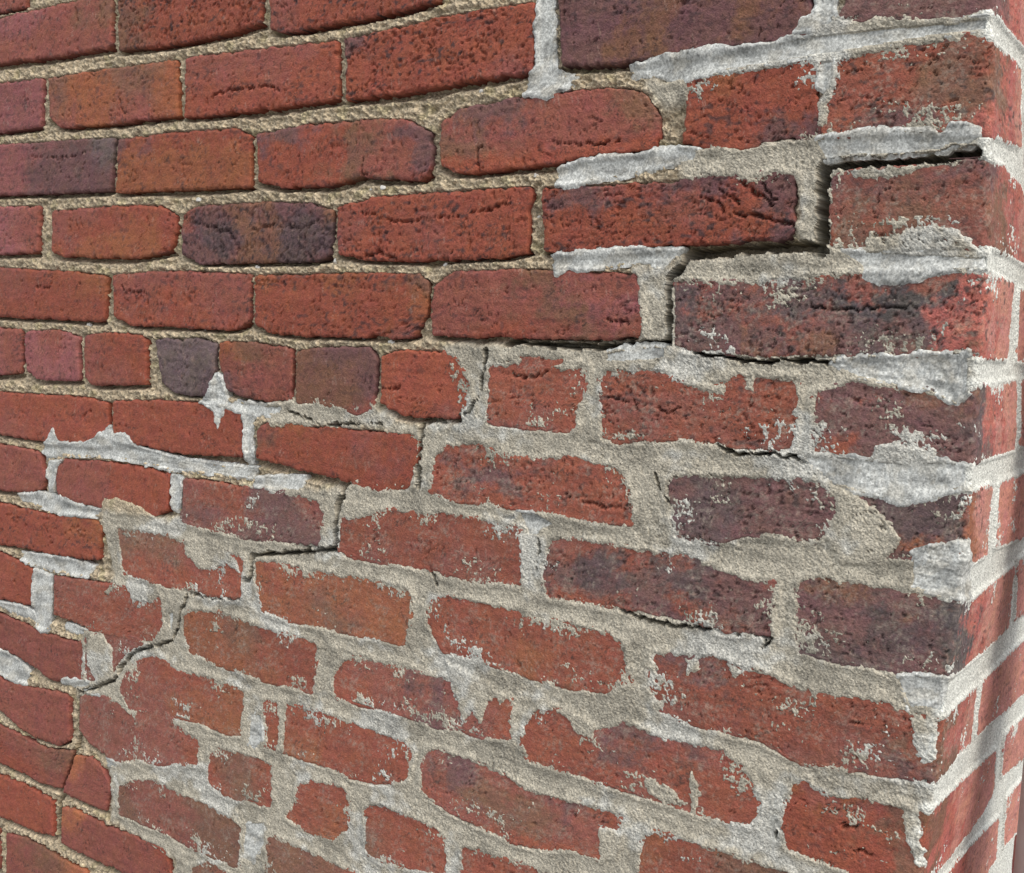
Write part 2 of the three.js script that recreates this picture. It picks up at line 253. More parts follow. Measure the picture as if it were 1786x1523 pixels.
patch([378, 648], [390, 660, 398, 690, 392, 720], [380, 750, 370, 716], [345, 704, 358, 690, 366, 664], { rough: 1 });
patch([421, 722], [443, 724, 436, 760, 440, 800], [440, 812], [424, 806, 424, 780, 422, 760], { name: 'v' });
patch([297, 826], [319, 832, 314, 880], [308, 896], [296, 890], { name: 'v' });
patch([290, 1066], [304, 1062], [302, 1102], [291, 1106], { name: 'v' });
patch([896, 889, 940, 891], [977, 915], [945, 930, 937, 942], [917, 938, 907, 912]);
patch([852, 903, 880, 894], [902, 892], [905, 914], [870, 912]);
patch([180, 1322], [200, 1325], [203, 1342], [185, 1342]);
patch([434, 1240], [460, 1245, 463, 1290], [442, 1316], [428, 1300], { rough: 1 });
patch([425, 1433], [465, 1430, 460, 1480], [440, 1510], [418, 1500], { rough: 1 });

// mortar smeared right across brick faces (pixels; points of an outline)
const smears = [
  [778, 1150, 800, 1165, 845, 1185, 885, 1215, 872, 1232, 862, 1212, 848, 1232, 838, 1262, 822, 1240, 806, 1268, 800, 1230, 786, 1200],
  [483, 1216, 500, 1222, 497, 1270, 494, 1316, 482, 1312, 486, 1260],
  [1455, 850, 1500, 868, 1540, 898, 1560, 922, 1572, 940, 1560, 962, 1530, 985, 1470, 985, 1440, 940, 1462, 900],
  [1520, 800, 1528, 776, 1560, 772, 1632, 786, 1636, 800],
  [150, 1105, 180, 1108, 196, 1130, 196, 1185, 168, 1192, 152, 1160],
  [1482, 292, 1560, 286, 1620, 288, 1590, 304, 1520, 312, 1490, 308],
  [1500, 440, 1520, 405, 1560, 412, 1590, 398, 1660, 396, 1695, 420, 1705, 436],
  [1588, 1254, 1634, 1250, 1636, 1318, 1622, 1334, 1598, 1318],
  [1572, 1398, 1604, 1410, 1606, 1470, 1616, 1512, 1594, 1506, 1578, 1452],
  [320, 938, 372, 940, 410, 975, 420, 1000, 395, 985, 372, 995, 345, 990, 324, 968],
  [175, 888, 182, 870, 205, 868, 245, 884, 268, 902, 200, 900],
  [218, 1020, 250, 1022, 280, 1038, 262, 1052, 232, 1046],
  [1130, 1208, 1144, 1220, 1162, 1222, 1156, 1240, 1136, 1238],
  [1195, 1150, 1222, 1146, 1216, 1172, 1200, 1176], [1265, 1155, 1300, 1170, 1282, 1184],
  [970, 1240, 992, 1236, 1040, 1262, 1036, 1290, 1004, 1278, 988, 1252],
  [1120, 1352, 1160, 1368, 1200, 1402, 1160, 1404, 1130, 1382], [1206, 1345, 1222, 1370, 1216, 1412, 1204, 1424, 1204, 1380],
  [860, 620, 902, 618, 912, 632, 882, 640, 864, 640], [962, 640, 990, 626, 1028, 626, 1024, 640, 982, 648],
  [594, 872, 640, 878, 672, 890, 630, 904, 602, 906], [1044, 1440, 1090, 1452, 1080, 1500, 1046, 1504],
  [1185, 662, 1250, 672, 1268, 662, 1262, 688, 1232, 684], [1298, 662, 1316, 656, 1312, 680, 1300, 680],
  [1150, 1185, 1120, 1160, 1140, 1150],
].map(toWall);
// where the beige cement of the later repair fills the joints; elsewhere the joints are old sandy mortar
const cementZone = [
  [1118, 138, 1212, 138, 1262, 112, 1440, 30, 1900, -160, 1900, 1760, 330, 1760, 300, 1500, 192, 1430, 188, 1330, 130, 1215, 140, 1112, 196, 1010, 172, 890, 300, 905, 440, 846, 590, 850, 720, 760, 640, 745, 470, 745, 460, 695, 640, 690, 700, 740, 800, 735, 770, 600, 1108, 592, 1104, 470, 1200, 445, 1392, 430, 1386, 320, 1200, 335, 1176, 268, 1240, 250, 1380, 236, 1430, 160, 1300, 160, 1196, 185, 1140, 185],
].map(toWall);
// open cracks: [half width in mm, points]
const cracks = [
  [3.2, [1437, 292, 1435, 330, 1436, 380, 1432, 436]], [2.6, [1440, 287, 1480, 284, 1560, 281, 1640, 274, 1700, 264]],
  [2.6, [1428, 432, 1380, 430, 1330, 432, 1260, 438, 1205, 446]], [2.0, [1200, 440, 1188, 466, 1172, 482]],
  [2.0, [1168, 482, 1168, 540, 1166, 596]], [1.8, [1166, 598, 1100, 604, 1050, 606, 960, 602, 880, 596]],
  [0.8, [846, 612, 846, 640, 838, 664, 838, 690, 815, 720, 800, 733, 740, 738]], [1.3, [734, 742, 733, 770, 730, 800, 728, 850]],
  [1.5, [600, 840, 598, 862, 588, 885, 586, 920, 584, 955]], [1.3, [588, 958, 545, 962, 480, 966, 440, 970]], [1.4, [438, 970, 438, 1000, 434, 1012, 424, 1012]],
  [0.7, [420, 1046, 372, 1044, 330, 1036]], [1.0, [326, 1040, 314, 1068, 310, 1096, 300, 1118, 264, 1128]],
  [1.1, [264, 1128, 232, 1140, 214, 1160, 203, 1180, 197, 1188]], [1.1, [197, 1186, 172, 1199, 140, 1207]],
  [1.5, [137, 1206, 135, 1250, 135, 1285, 127, 1320]], [1.9, [128, 1316, 118, 1348, 107, 1380]], [2.8, [105, 1380, 102, 1410, 98, 1440, 98, 1458]],
  [0.7, [1142, 828, 1146, 850, 1160, 868, 1170, 878]], [0.5, [938, 942, 940, 960, 936, 990]], [0.8, [666, 740, 560, 742, 500, 716]],
  [0.9, [1085, 1062, 1120, 1080, 1180, 1092, 1240, 1098]], [0.5, [742, 985, 760, 1010, 764, 1024]], [0.9, [1250, 780, 1290, 792, 1340, 792, 1386, 798, 1410, 810]],
  [0.8, [756, 497, 748, 492, 744, 486]], [1.0, [1210, 616, 1270, 624, 1310, 632, 1400, 628, 1450, 634]], [0.6, [1330, 1130, 1345, 1112, 1290, 1108]], [0.6, [1358, 1450, 1350, 1462]],
];
const crackLines = cracks.map(([w, p]) => ({ w: w * (w < 0.85 ? 1 : 1.4) * MM, p: toWall(p) }));
// splits in brick faces: [half width mm, points]
const splits = [
  [0.8, [370, 168, 400, 158, 425, 155, 450, 152, 480, 152]], [0.5, [480, 152, 488, 160]], [0.9, [1290, 318, 1330, 345, 1350, 358]], [0.8, [1220, 345, 1250, 352, 1262, 368]],
  [1.0, [1278, 372, 1320, 376, 1345, 384, 1380, 392]], [0.8, [1330, 320, 1345, 345, 1390, 356]], [0.7, [1255, 330, 1275, 345, 1290, 352]],
  [0.6, [630, 372, 680, 382, 700, 390, 750, 380, 800, 378]], [0.7, [820, 370, 860, 364, 895, 350]], [0.6, [960, 248, 1010, 252, 1080, 246]],
  [0.8, [895, 652, 912, 658, 935, 657, 956, 648]], [0.6, [1060, 692, 1080, 698, 1105, 698, 1110, 714]], [0.6, [1150, 712, 1165, 720, 1185, 712]],
  [0.7, [210, 500, 222, 508, 245, 508, 258, 515, 256, 530]], [0.6, [64, 500, 90, 504]], [0.5, [60, 275, 100, 277, 130, 272, 150, 266]],
  [0.6, [985, 862, 1020, 875, 1060, 885, 1100, 882]], [0.8, [1415, 536, 1480, 540, 1540, 536, 1580, 538]], [0.6, [665, 678, 685, 678, 700, 674]],
  [0.7, [1490, 660, 1500, 664, 1520, 668]], [0.5, [350, 14, 365, 12, 385, 2]], [0.6, [336, 388, 370, 398, 400, 404, 415, 435]], [0.7, [440, 402, 480, 392, 520, 398, 560, 388]],
  [0.7, [620, 452, 660, 440, 690, 452]], [0.6, [836, 300, 832, 260, 840, 255]], [0.6, [632, 272, 632, 300, 640, 310]], [0.7, [208, 172, 212, 188, 218, 200]],
  [0.7, [1484, 1262, 1495, 1260, 1510, 1264]], [0.6, [1060, 560, 1100, 566]], [0.6, [1480, 1480, 1520, 1490]], [0.6, [1468, 1440, 1500, 1444]], [0.5, [140, 728, 158, 718]],
].map(([w, p]) => ({ w: w * MM, p: toWall(p) }));

// ---------------------------------------------------------------- plane geometry helpers
function boxOf(pts, m) { let a = 1e9, b = -1e9, c = 1e9, d = -1e9; for (const p of pts) { a = Math.min(a, p[0]); b = Math.max(b, p[0]); c = Math.min(c, p[1]); d = Math.max(d, p[1]); } return [a - m, b + m, c - m, d + m]; }
const inBox = (b, x, y) => x > b[0] && x < b[1] && y > b[2] && y < b[3];
const near = { d: 0, x: 0, y: 0 };
function polySD(pts, x, y) {          // + inside; near.x, near.y = closest point
  let best = 1e9, ins = false; const n = pts.length;
  for (let i = 0, j = n - 1; i < n; j = i++) {
    const ax0 = pts[j][0], ay0 = pts[j][1], bx = pts[i][0] - ax0, by = pts[i][1] - ay0, px = x - ax0, py = y - ay0;
    const t = clamp((px * bx + py * by) / (bx * bx + by * by + 1e-12), 0, 1), dx = px - bx * t, dy = py - by * t, q = dx * dx + dy * dy;
    if (q < best) { best = q; near.x = ax0 + bx * t; near.y = ay0 + by * t; }
    if ((pts[i][1] > y) !== (ay0 > y) && x < (bx) * (y - ay0) / (by) + ax0) ins = !ins;
  }
  const d = Math.sqrt(best); return ins ? d : -d;
}
function lineD(pts, x, y) {
  let best = 1e9;
  for (let i = 1; i < pts.length; i++) {
    const bx = pts[i][0] - pts[i - 1][0], by = pts[i][1] - pts[i - 1][1], px = x - pts[i - 1][0], py = y - pts[i - 1][1];
    const t = clamp((px * bx + py * by) / (bx * bx + by * by + 1e-12), 0, 1), dx = px - bx * t, dy = py - by * t; best = Math.min(best, dx * dx + dy * dy);
  }
  return Math.sqrt(best);
}
// closed loop resampled evenly, its four corners kept as indices, then rounded a little
function loopOf(sides, step, rounds) {
  const pts = [], ci = [];
  const all = []; sides.forEach((s, k) => s.forEach((p, i) => all.push([p[0], p[1], i === 0 ? k : -1])));
  for (let i = 0; i < all.length; i++) {
    const p = all[i], q = all[(i + 1) % all.length]; if (p[2] >= 0) ci[p[2]] = pts.length;
    const n = Math.max(1, Math.round(Math.hypot(q[0] - p[0], q[1] - p[1]) / step));
    for (let k = 0; k < n; k++) pts.push([mix(p[0], q[0], k / n), mix(p[1], q[1], k / n)]);
  }
  for (let r = 0; r < rounds; r++) { const o = pts.map(p => [p[0], p[1]]), n = o.length; for (let i = 0; i < n; i++) { const a = o[(i + n - 1) % n], b = o[(i + 1) % n]; pts[i][0] = o[i][0] * 0.5 + (a[0] + b[0]) * 0.25; pts[i][1] = o[i][1] * 0.5 + (a[1] + b[1]) * 0.25; } }
  return { pts, ci };
}
for (const s of smears) s.box = boxOf(s, 0.006);
for (const z of cementZone) z.box = boxOf(z, 0.02);
for (const c of crackLines) c.box = boxOf(c.p, 0.015);
for (const c of splits) c.box = boxOf(c.p, 0.006);
function crackAt(x, y) { let v = 1e9; for (const c of crackLines) if (inBox(c.box, x, y)) v = Math.min(v, lineD(c.p, x, y) - c.w); return v; }
function cementAt(x, y) { let s = -1; for (const z of cementZone) if (inBox(z.box, x, y)) s = Math.max(s, polySD(z, x, y)); return smooth(-0.006, 0.006, s + 0.004 * n2(x / 0.012, y / 0.012, 3)); }

for (const b of bricks) { b.loop = loopOf(b.sides, 0.002, 2); b.outline = b.loop.pts; b.box = boxOf(b.outline, 0.03); b.cx = (b.box[0] + b.box[1]) / 2; b.cy = (b.box[2] + b.box[3]) / 2; b.id = bricks.indexOf(b); b.pit ??= 0.7; b.rough ??= 1; }
for (const p of patchList) { p.loop = loopOf(p.sides, 0.0014, 2); p.box = boxOf(p.loop.pts, 0.008); }

// face of a brick: height in metres above the plane of the wall
function faceHeight(x, y, b) {
  const s = b.id % 37, r = b.rough;
  const wx = x + 0.004 * n2(x / 0.02, y / 0.02, 5), wy = y + 0.003 * n2(x / 0.02, y / 0.02, 6);
  let h = r * (0.00075 * n2(x / 0.05, y / 0.035, s) + 0.00045 * n2(x / 0.013, y / 0.011, s + 1) + 0.0003 * n2(x / 0.0045, y / 0.004, s + 2) + 0.00025 * n2(x / 0.03, y / 0.0035, s + 3) + 0.00022 * n2(x / 0.002, y / 0.002, s + 4));
  // pits and torn spots, in clusters
  const cl = 0.55 * n2(x / 0.03, y / 0.018, s + 20) + 0.35 * n2(x / 0.009, y / 0.007, s + 21);
  const pt = n2(wx / 0.0042 + 0.6 * n2(x / 0.0022, y / 0.0022, s + 22), wy / 0.0026 + 0.6 * n2(x / 0.0022, y / 0.0022, s + 23), s + 24), pe = pt + 0.55 * cl - 0.86 + 0.30 * (x > 0 ? b.pit * 0.3 - 0.2 : b.pit);
  if (pe > 0) h -= Math.min(0.0022, pe * 0.011);
  // drag cracks, mostly lying along the brick
  const m = smooth(0.2, 0.5, n2(x / 0.035, y / 0.022, s + 9) + (b.pit - 0.9) * 0.25);
  if (m > 0) { const l = Math.abs(n2(wx / 0.022, wy / 0.009, s + 12)); if (l < 0.035) h -= m * 0.0026 * (1 - l / 0.035); }
  if (b.crackle) {
    const m2 = b.crackle * smooth(-0.25, 0.2, n2(x / 0.05, y / 0.03, s + 15));
    const l = Math.abs(n2(wx / 0.011, wy / 0.008, s + 16)); if (l < 0.10) h -= m2 * 0.0022 * (1 - l / 0.10);
    h += m2 * 0.0005 * n2(wx / 0.006, wy / 0.006, s + 18);
  }
  if (x > -0.012 && x < 0.012) h -= (1 - Math.abs(x) / 0.012) * (0.0035 * Math.max(0, n2(x / 0.008, y / 0.007, 37) - 0.1) + 0.0012 * Math.max(0, n2(x / 0.003, y / 0.0025, 38)));
  for (const c of splits) if (inBox(c.box, x, y)) { const d = lineD(c.p, x + 0.0016 * n2(x / 0.006, y / 0.006, 31), y + 0.0022 * n2(x / 0.006, y / 0.006, 32) + 0.0010 * n2(x / 0.002, y / 0.002, 33)), q = c.w * (1.05 + 0.6 * n2(x / 0.008, y / 0.008, 34)); if (d < q) h -= 0.0075 * (1 - d / q); }
  return h;
}
function faceColor(x, y, b, u, v, out) {
  const s = b.id % 41, rows = b.tint, wu = clamp(u + 0.16 * n2(x / 0.03, y / 0.025, s) + 0.07 * n2(x / 0.008, y / 0.008, s + 1) + 0.05 * n2(x / 0.0025, y / 0.0025, s + 14), 0, 1), wv = clamp(v + 0.28 * n2(x / 0.03, y / 0.025, s + 2) + 0.14 * n2(x / 0.008, y / 0.007, s + 3) + 0.10 * n2(x / 0.0025, y / 0.0025, s + 15), 0, 1);
  const fy = wv * (rows.length - 1), j = Math.min(rows.length - 1, Math.floor(fy)), j2 = Math.min(rows.length - 1, j + 1), ty = smooth(0.2, 0.8, fy - j);
  const row = (r, c) => { const f = wu * (r.length - 1), i = Math.min(r.length - 1, Math.floor(f)), i2 = Math.min(r.length - 1, i + 1), t = smooth(0.15, 0.85, f - i); return mix(TINT[r[i]][c], TINT[r[i2]][c], t); };
  let k = 0.90 + 0.2 * h2(b.id, 3, 19) + 0.10 * n2(x / 0.02, y / 0.014, s + 5) + 0.13 * n2(x / 0.005, y / 0.004, s + 6) + 0.17 * n2(x / 0.0018, y / 0.0016, s + 7);
  const warm = 0.5 * n2(x / 0.025, y / 0.02, s + 8) + 0.4 * n2(x / 0.006, y / 0.006, s + 9);
  const dark = smooth(0.30, 0.55, n2(x / 0.007, y / 0.004, s + 10) * 0.75 + 0.4 * n2(x / 0.03, y / 0.02, s + 11)) * 0.7 * Math.min(1.2, b.pit);
  const pale = smooth(0.52, 0.66, n2(x / 0.0032, y / 0.0032, s + 13)) * 0.22;
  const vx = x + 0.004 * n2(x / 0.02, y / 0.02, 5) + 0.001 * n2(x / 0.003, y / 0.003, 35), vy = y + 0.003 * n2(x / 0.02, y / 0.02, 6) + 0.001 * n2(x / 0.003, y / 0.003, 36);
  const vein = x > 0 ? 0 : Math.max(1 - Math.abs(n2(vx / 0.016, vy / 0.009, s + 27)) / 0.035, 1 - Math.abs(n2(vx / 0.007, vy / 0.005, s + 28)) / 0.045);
  const crackShade = clamp(vein * 1.6, 0, 1) * smooth(0.05, 0.4, n2(x / 0.028, y / 0.018, s + 29) + 0.25 * n2(x / 0.006, y / 0.006, s + 30) + (b.pit - 0.9) * 0.3 + (b.crackle ?? 0) * 0.4) * 0.75;  // shade of hairline cracks painted into the colour, finer than the mesh
  for (let c = 0; c < 3; c++) out[c] = mix(row(rows[j], c), row(rows[j2], c), ty) * k;
  out[0] *= 1 + 0.03 * warm; out[1] *= 1 + 0.14 * warm; out[2] *= 1 - 0.12 * warm;
  out[0] = mix(out[0], 0.035, crackShade); out[1] = mix(out[1], 0.022, crackShade); out[2] = mix(out[2], 0.02, crackShade);
  out[0] = mix(out[0], 0.055, dark); out[1] = mix(out[1], 0.034, dark); out[2] = mix(out[2], 0.036, dark);
  if (b.film === undefined) b.film = b.cx > 0.05 ? 0.15 : cementAt(b.cx, b.cy);
  if (b.film > 0.05) {        // thin scum of cement wiped over the face
    const f = b.film * (0.42 * smooth(0.05, 0.75, 0.45 * n2(x / 0.022, y / 0.015, s + 16) + 0.5 * n2(x / 0.005, y / 0.004, s + 17) + 0.55 * n2(x / 0.002, y / 0.002, s + 18)) + 0.06);
    out[0] = mix(out[0], 0.42, f); out[1] = mix(out[1], 0.36, f); out[2] = mix(out[2], 0.29, f);
  }
  const scr = smooth(0.5, 0.62, n2((x + 0.25 * y) / 0.0013, y / 0.016, s + 25)) * smooth(0.15, 0.4, n2(x / 0.02, y / 0.02, s + 26)) * 0.4;
  out[0] = mix(out[0], 0.44, scr); out[1] = mix(out[1], 0.29, scr); out[2] = mix(out[2], 0.23, scr);
  out[0] = mix(out[0], 0.42, pale); out[1] = mix(out[1], 0.22, pale); out[2] = mix(out[2], 0.16, pale);
}

// ---------------------------------------------------------------- textures for grain
function grainTexture(n, f, srgb) {
  const d = new Uint8Array(n * n * 4);
  for (let j = 0; j < n; j++) for (let i = 0; i < n; i++) { const v = f(i / n, j / n); d.set([v, v, v, 255].map(q => clamp(q, 0, 255)), (j * n + i) * 4); }
  const t = new THREE.DataTexture(d, n, n, THREE.RGBAFormat); t.wrapS = t.wrapT = THREE.RepeatWrapping; t.magFilter = THREE.LinearFilter; t.minFilter = THREE.LinearMipmapLinearFilter; t.generateMipmaps = true;
  if (srgb) t.colorSpace = THREE.SRGBColorSpace; t.needsUpdate = true; return t;
}
// lattice noise that wraps round
function tileNoise(u, v, f, s) { const x = u * f, y = v * f, xi = Math.floor(x), yi = Math.floor(y), a = x - xi, b = y - yi, q = (i, j) => h2(((xi + i) % f + f) % f, ((yi + j) % f + f) % f, s), uu = a * a * (3 - 2 * a), vv = b * b * (3 - 2 * b); return mix(mix(q(0, 0), q(1, 0), uu), mix(q(0, 1), q(1, 1), uu), vv) - 0.5; }
const brickGrain = grainTexture(512, (u, v) => 232 + 34 * tileNoise(u, v, 128, 1) + 30 * tileNoise(u, v, 256, 2) - 60 * Math.max(0, tileNoise(u, v, 64, 3) - 0.3), true);
const brickBump = grainTexture(512, (u, v) => 128 + 90 * tileNoise(u, v, 96, 4) + 80 * tileNoise(u, v, 200, 5));
const sandGrain = grainTexture(512, (u, v) => 222 + 66 * tileNoise(u, v, 110, 6) + 46 * tileNoise(u, v, 220, 7), true);
const sandBump = grainTexture(512, (u, v) => 128 + 110 * tileNoise(u, v, 90, 8) + 100 * tileNoise(u, v, 170, 9));
const brickMat = new THREE.MeshStandardMaterial({ vertexColors: true, map: brickGrain, bumpMap: brickBump, bumpScale: 0.0008, roughness: 0.94, metalness: 0 });
const mortarMat = new THREE.MeshStandardMaterial({ vertexColors: true, map: sandGrain, bumpMap: sandBump, bumpScale: 0.0013, roughness: 0.95, metalness: 0 });
const patchMat = new THREE.MeshStandardMaterial({ vertexColors: true, map: sandGrain, bumpMap: sandBump, bumpScale: 0.0004, roughness: 0.82, metalness: 0 });
const UVS = 1 / 0.11;

// ---------------------------------------------------------------- a four-sided sheet over the unfolded wall, with a skirt into the wall
function sheet(loop, cell, grow, height, color, depth, wobble) {
  const { pts, ci } = loop, N = pts.length;
  const o = pts.map((p, i) => {
    const a = pts[(i + N - 1) % N], b = pts[(i + 1) % N]; let tx = b[0] - a[0], ty = b[1] - a[1]; const l = Math.hypot(tx, ty) || 1; tx /= l; ty /= l;
    const g = grow(p[0], p[1]) + wobble(p[0], p[1]); return [p[0] - ty * g, p[1] + tx * g];   // outward of a loop that runs clockwise
  });
  const side = k => { const i0 = ci[k], i1 = ci[(k + 1) % 4], r = []; for (let i = i0; ; i = (i + 1) % N) { r.push(o[i]); if (i === i1) break; } return r; };
  const S = [0, 1, 2, 3].map(side); S[2].reverse(); S[3].reverse();     // top L-R, right T-B, bottom L-R, left T-B
  const len = s => { let l = 0; for (let i = 1; i < s.length; i++) l += Math.hypot(s[i][0] - s[i - 1][0], s[i][1] - s[i - 1][1]); return l; };
  const res = (s, n) => { const L = len(s), r = [s[0].slice()]; let acc = 0, i = 1; for (let k = 1; k < n; k++) { const t = L * k / n; let d = Math.hypot(s[i][0] - s[i - 1][0], s[i][1] - s[i - 1][1]); while (acc + d < t && i < s.length - 1) { acc += d; i++; d = Math.hypot(s[i][0] - s[i - 1][0], s[i][1] - s[i - 1][1]); } const f = clamp((t - acc) / (d || 1), 0, 1); r.push([mix(s[i - 1][0], s[i][0], f), mix(s[i - 1][1], s[i][1], f)]); } r.push(s[s.length - 1].slice()); return r; };
  const nu = Math.max(3, Math.ceil((len(S[0]) + len(S[2])) / 2 / cell)), nv = Math.max(3, Math.ceil((len(S[1]) + len(S[3])) / 2 / cell));
  const T = res(S[0], nu), B = res(S[2], nu), Rr = res(S[1], nv), L = res(S[3], nv);
  const cnt = (nu + 1) * (nv + 1), ring = 2 * (nu + nv), rows = 4;
  const pos = new Float32Array((cnt + ring * rows) * 3), col = new Float32Array((cnt + ring * rows) * 3), uv = new Float32Array((cnt + ring * rows) * 2), idx = [];
  const P = new Float64Array(cnt * 2), C = [0, 0, 0];
  for (let j = 0; j <= nv; j++) for (let i = 0; i <= nu; i++) {
    const u = i / nu, v = j / nv, k = j * (nu + 1) + i;
    for (let c = 0; c < 2; c++) P[k * 2 + c] = (1 - v) * T[i][c] + v * B[i][c] + (1 - u) * L[j][c] + u * Rr[j][c] - ((1 - u) * (1 - v) * T[0][c] + u * (1 - v) * T[nu][c] + (1 - u) * v * B[0][c] + u * v * B[nu][c]);
    const x = P[k * 2], y = P[k * 2 + 1];
    const e = Math.min(i, nu - i, j, nv - j), d = e === 0 ? 0 : e * cell < 0.012 ? Math.abs(polySD(o, x, y)) : 0.012;
    bend(x, y, height(x, y, d, u, v), pos, k * 3); color(x, y, u, v, C); col.set(C, k * 3);
    uv[k * 2] = x * UVS; uv[k * 2 + 1] = y * UVS;
  }
  for (let j = 0; j < nv; j++) for (let i = 0; i < nu; i++) { const a = j * (nu + 1) + i, b = a + 1, c = a + nu + 1, d = c + 1; idx.push(a, c, b, b, c, d); }
  const rim = []; for (let i = 0; i < nu; i++) rim.push(i); for (let j = 0; j < nv; j++) rim.push(j * (nu + 1) + nu); for (let i = nu; i > 0; i--) rim.push(nv * (nu + 1) + i); for (let j = nv; j > 0; j--) rim.push(j * (nu + 1));
  for (let r = 0; r < rows; r++) for (let q = 0; q < ring; q++) {
    const k = rim[q], n = cnt + r * ring + q, x = P[k * 2], y = P[k * 2 + 1], dd = depth * [0, 0.15, 0.45, 1][r];
    const jm = r ? 0.0005 : 0, jx = jm * n2(x / 0.004, dd / 0.003, 21), jy = jm * n2(y / 0.004, dd / 0.003, 22);
    if (!r) pos.copyWithin(n * 3, k * 3, k * 3 + 3); else bend(x + jx, y + jy, height(x, y, 0, 0.5, 0.5) - dd, pos, n * 3); col.set(col.subarray(k * 3, k * 3 + 3), n * 3); uv[n * 2] = (x + dd) * UVS; uv[n * 2 + 1] = (y + dd) * UVS;
    if (r) { const q2 = (q + 1) % ring, a = cnt + (r - 1) * ring + q, b = cnt + (r - 1) * ring + q2, c = n, d = cnt + r * ring + q2; idx.push(a, b, c, b, d, c); }
  }
  const g = new THREE.BufferGeometry(); g.setAttribute('position', new THREE.BufferAttribute(pos, 3)); g.setAttribute('color', new THREE.BufferAttribute(col, 3)); g.setAttribute('uv', new THREE.BufferAttribute(uv, 2)); g.setIndex(idx);
  g.computeVertexNormals(); return g;
}
const PXW = PW / 1024;
function cellAt(a, y) { return PXW * pixelOf(a, y)[2] / FOC; }     // one pixel of the final picture, in metres

// ---------------------------------------------------------------- the wall
const wall = new THREE.Group(); wall.name = 'brick_wall';
wall.userData = { label: 'cracked old red brick wall with a corner, joints smeared with grey repair mortar', category: 'wall' };
scene.add(wall);
const taken = {};
function numbered(n) { const k = taken[n] = (taken[n] ?? -1) + 1; return k ? n + '_' + String(k).padStart(3, '0') : n; }
function part(name, g, m) { const o = new THREE.Mesh(g, m); o.name = numbered(name); o.castShadow = o.receiveShadow = true; wall.add(o); return o; }
const crackNear = (x, y) => smooth(0.004, 0.012, crackAt(x, y));
function brickGeometry(b, cell) {
  const sd = b.id % 29;
  return sheet(b.loop, cell,
    (x, y) => x > 0.012 ? 0.002 : 0.0035 * cementAt(x, y) * crackNear(x, y),
    (x, y, d) => { const re = 0.0011 * (1 + 0.8 * n2(x / 0.012, y / 0.012, sd)) + 0.0026 * Math.max(0, n2(x / 0.0045, y / 0.0045, sd + 1) - 0.1) + 0.004 * Math.max(0, n2(x / 0.013, y / 0.013, sd + 2) - 0.35) + 0.0003; const q = clamp(1 - d / re, 0, 1); return faceHeight(x, y, b) - re * (1 - Math.sqrt(1 - q * q)) * 0.8; },
    (x, y, u, v, c) => faceColor(x, y, b, u, v, c), 0.024,
    (x, y) => 0.0012 * n2(x / 0.016, y / 0.016, sd + 3) + 0.0012 * n2(x / 0.005, y / 0.005, sd + 4) + 0.0009 * n2(x / 0.0024, y / 0.0024, sd + 5) - 0.006 * Math.max(0, n2(x / 0.011, y / 0.011, sd + 6) - 0.42));
}
for (const b of bricks) part('brick', brickGeometry(b, cellAt(b.cx, b.cy) * 1.5), brickMat);

// ---------------------------------------------------------------- mortar between and over the bricks
const lin = a => a.map(s2l);
const OLD = lin([202, 185, 157]), CEM = lin([200, 192, 174]), GREY = lin([218, 219, 214]), LIME = lin([240, 241, 233]);
// bins, so that a point finds its bricks fast
const bins = new Map(), BS = 0.06;
for (const b of bricks) for (let i = Math.floor(b.box[0] / BS); i <= Math.floor(b.box[1] / BS); i++) for (let j = Math.floor(b.box[2] / BS); j <= Math.floor(b.box[3] / BS); j++) { const k = i * 1000 + j; if (!bins.has(k)) bins.set(k, []); bins.get(k).push(b); }
const at = { sd: 0, above: 0, below: 0, brick: null, up: false };
function survey(x, y) {
  at.sd = -0.03; at.above = 0.03; at.below = 0.03; at.brick = null; at.up = false;
  const l = bins.get(Math.floor(x / BS) * 1000 + Math.floor(y / BS)); if (!l) return;
  for (const b of l) if (inBox(b.box, x, y)) {
    const s = polySD(b.outline, x, y), ny = near.y - y, nx = near.x - x, out = s < 0 ? 1 : -1, steep = Math.abs(ny) > Math.abs(nx) * 0.8;
    if (s < 0 && steep) { if (ny > 0) at.above = Math.min(at.above, -s); else at.below = Math.min(at.below, -s); }
    if (s > at.sd) { at.sd = s; at.brick = b; at.up = steep && ny * out > 0; }
  }
}
const probe = { h: 0, cull: false, w: 0, film: 0 };
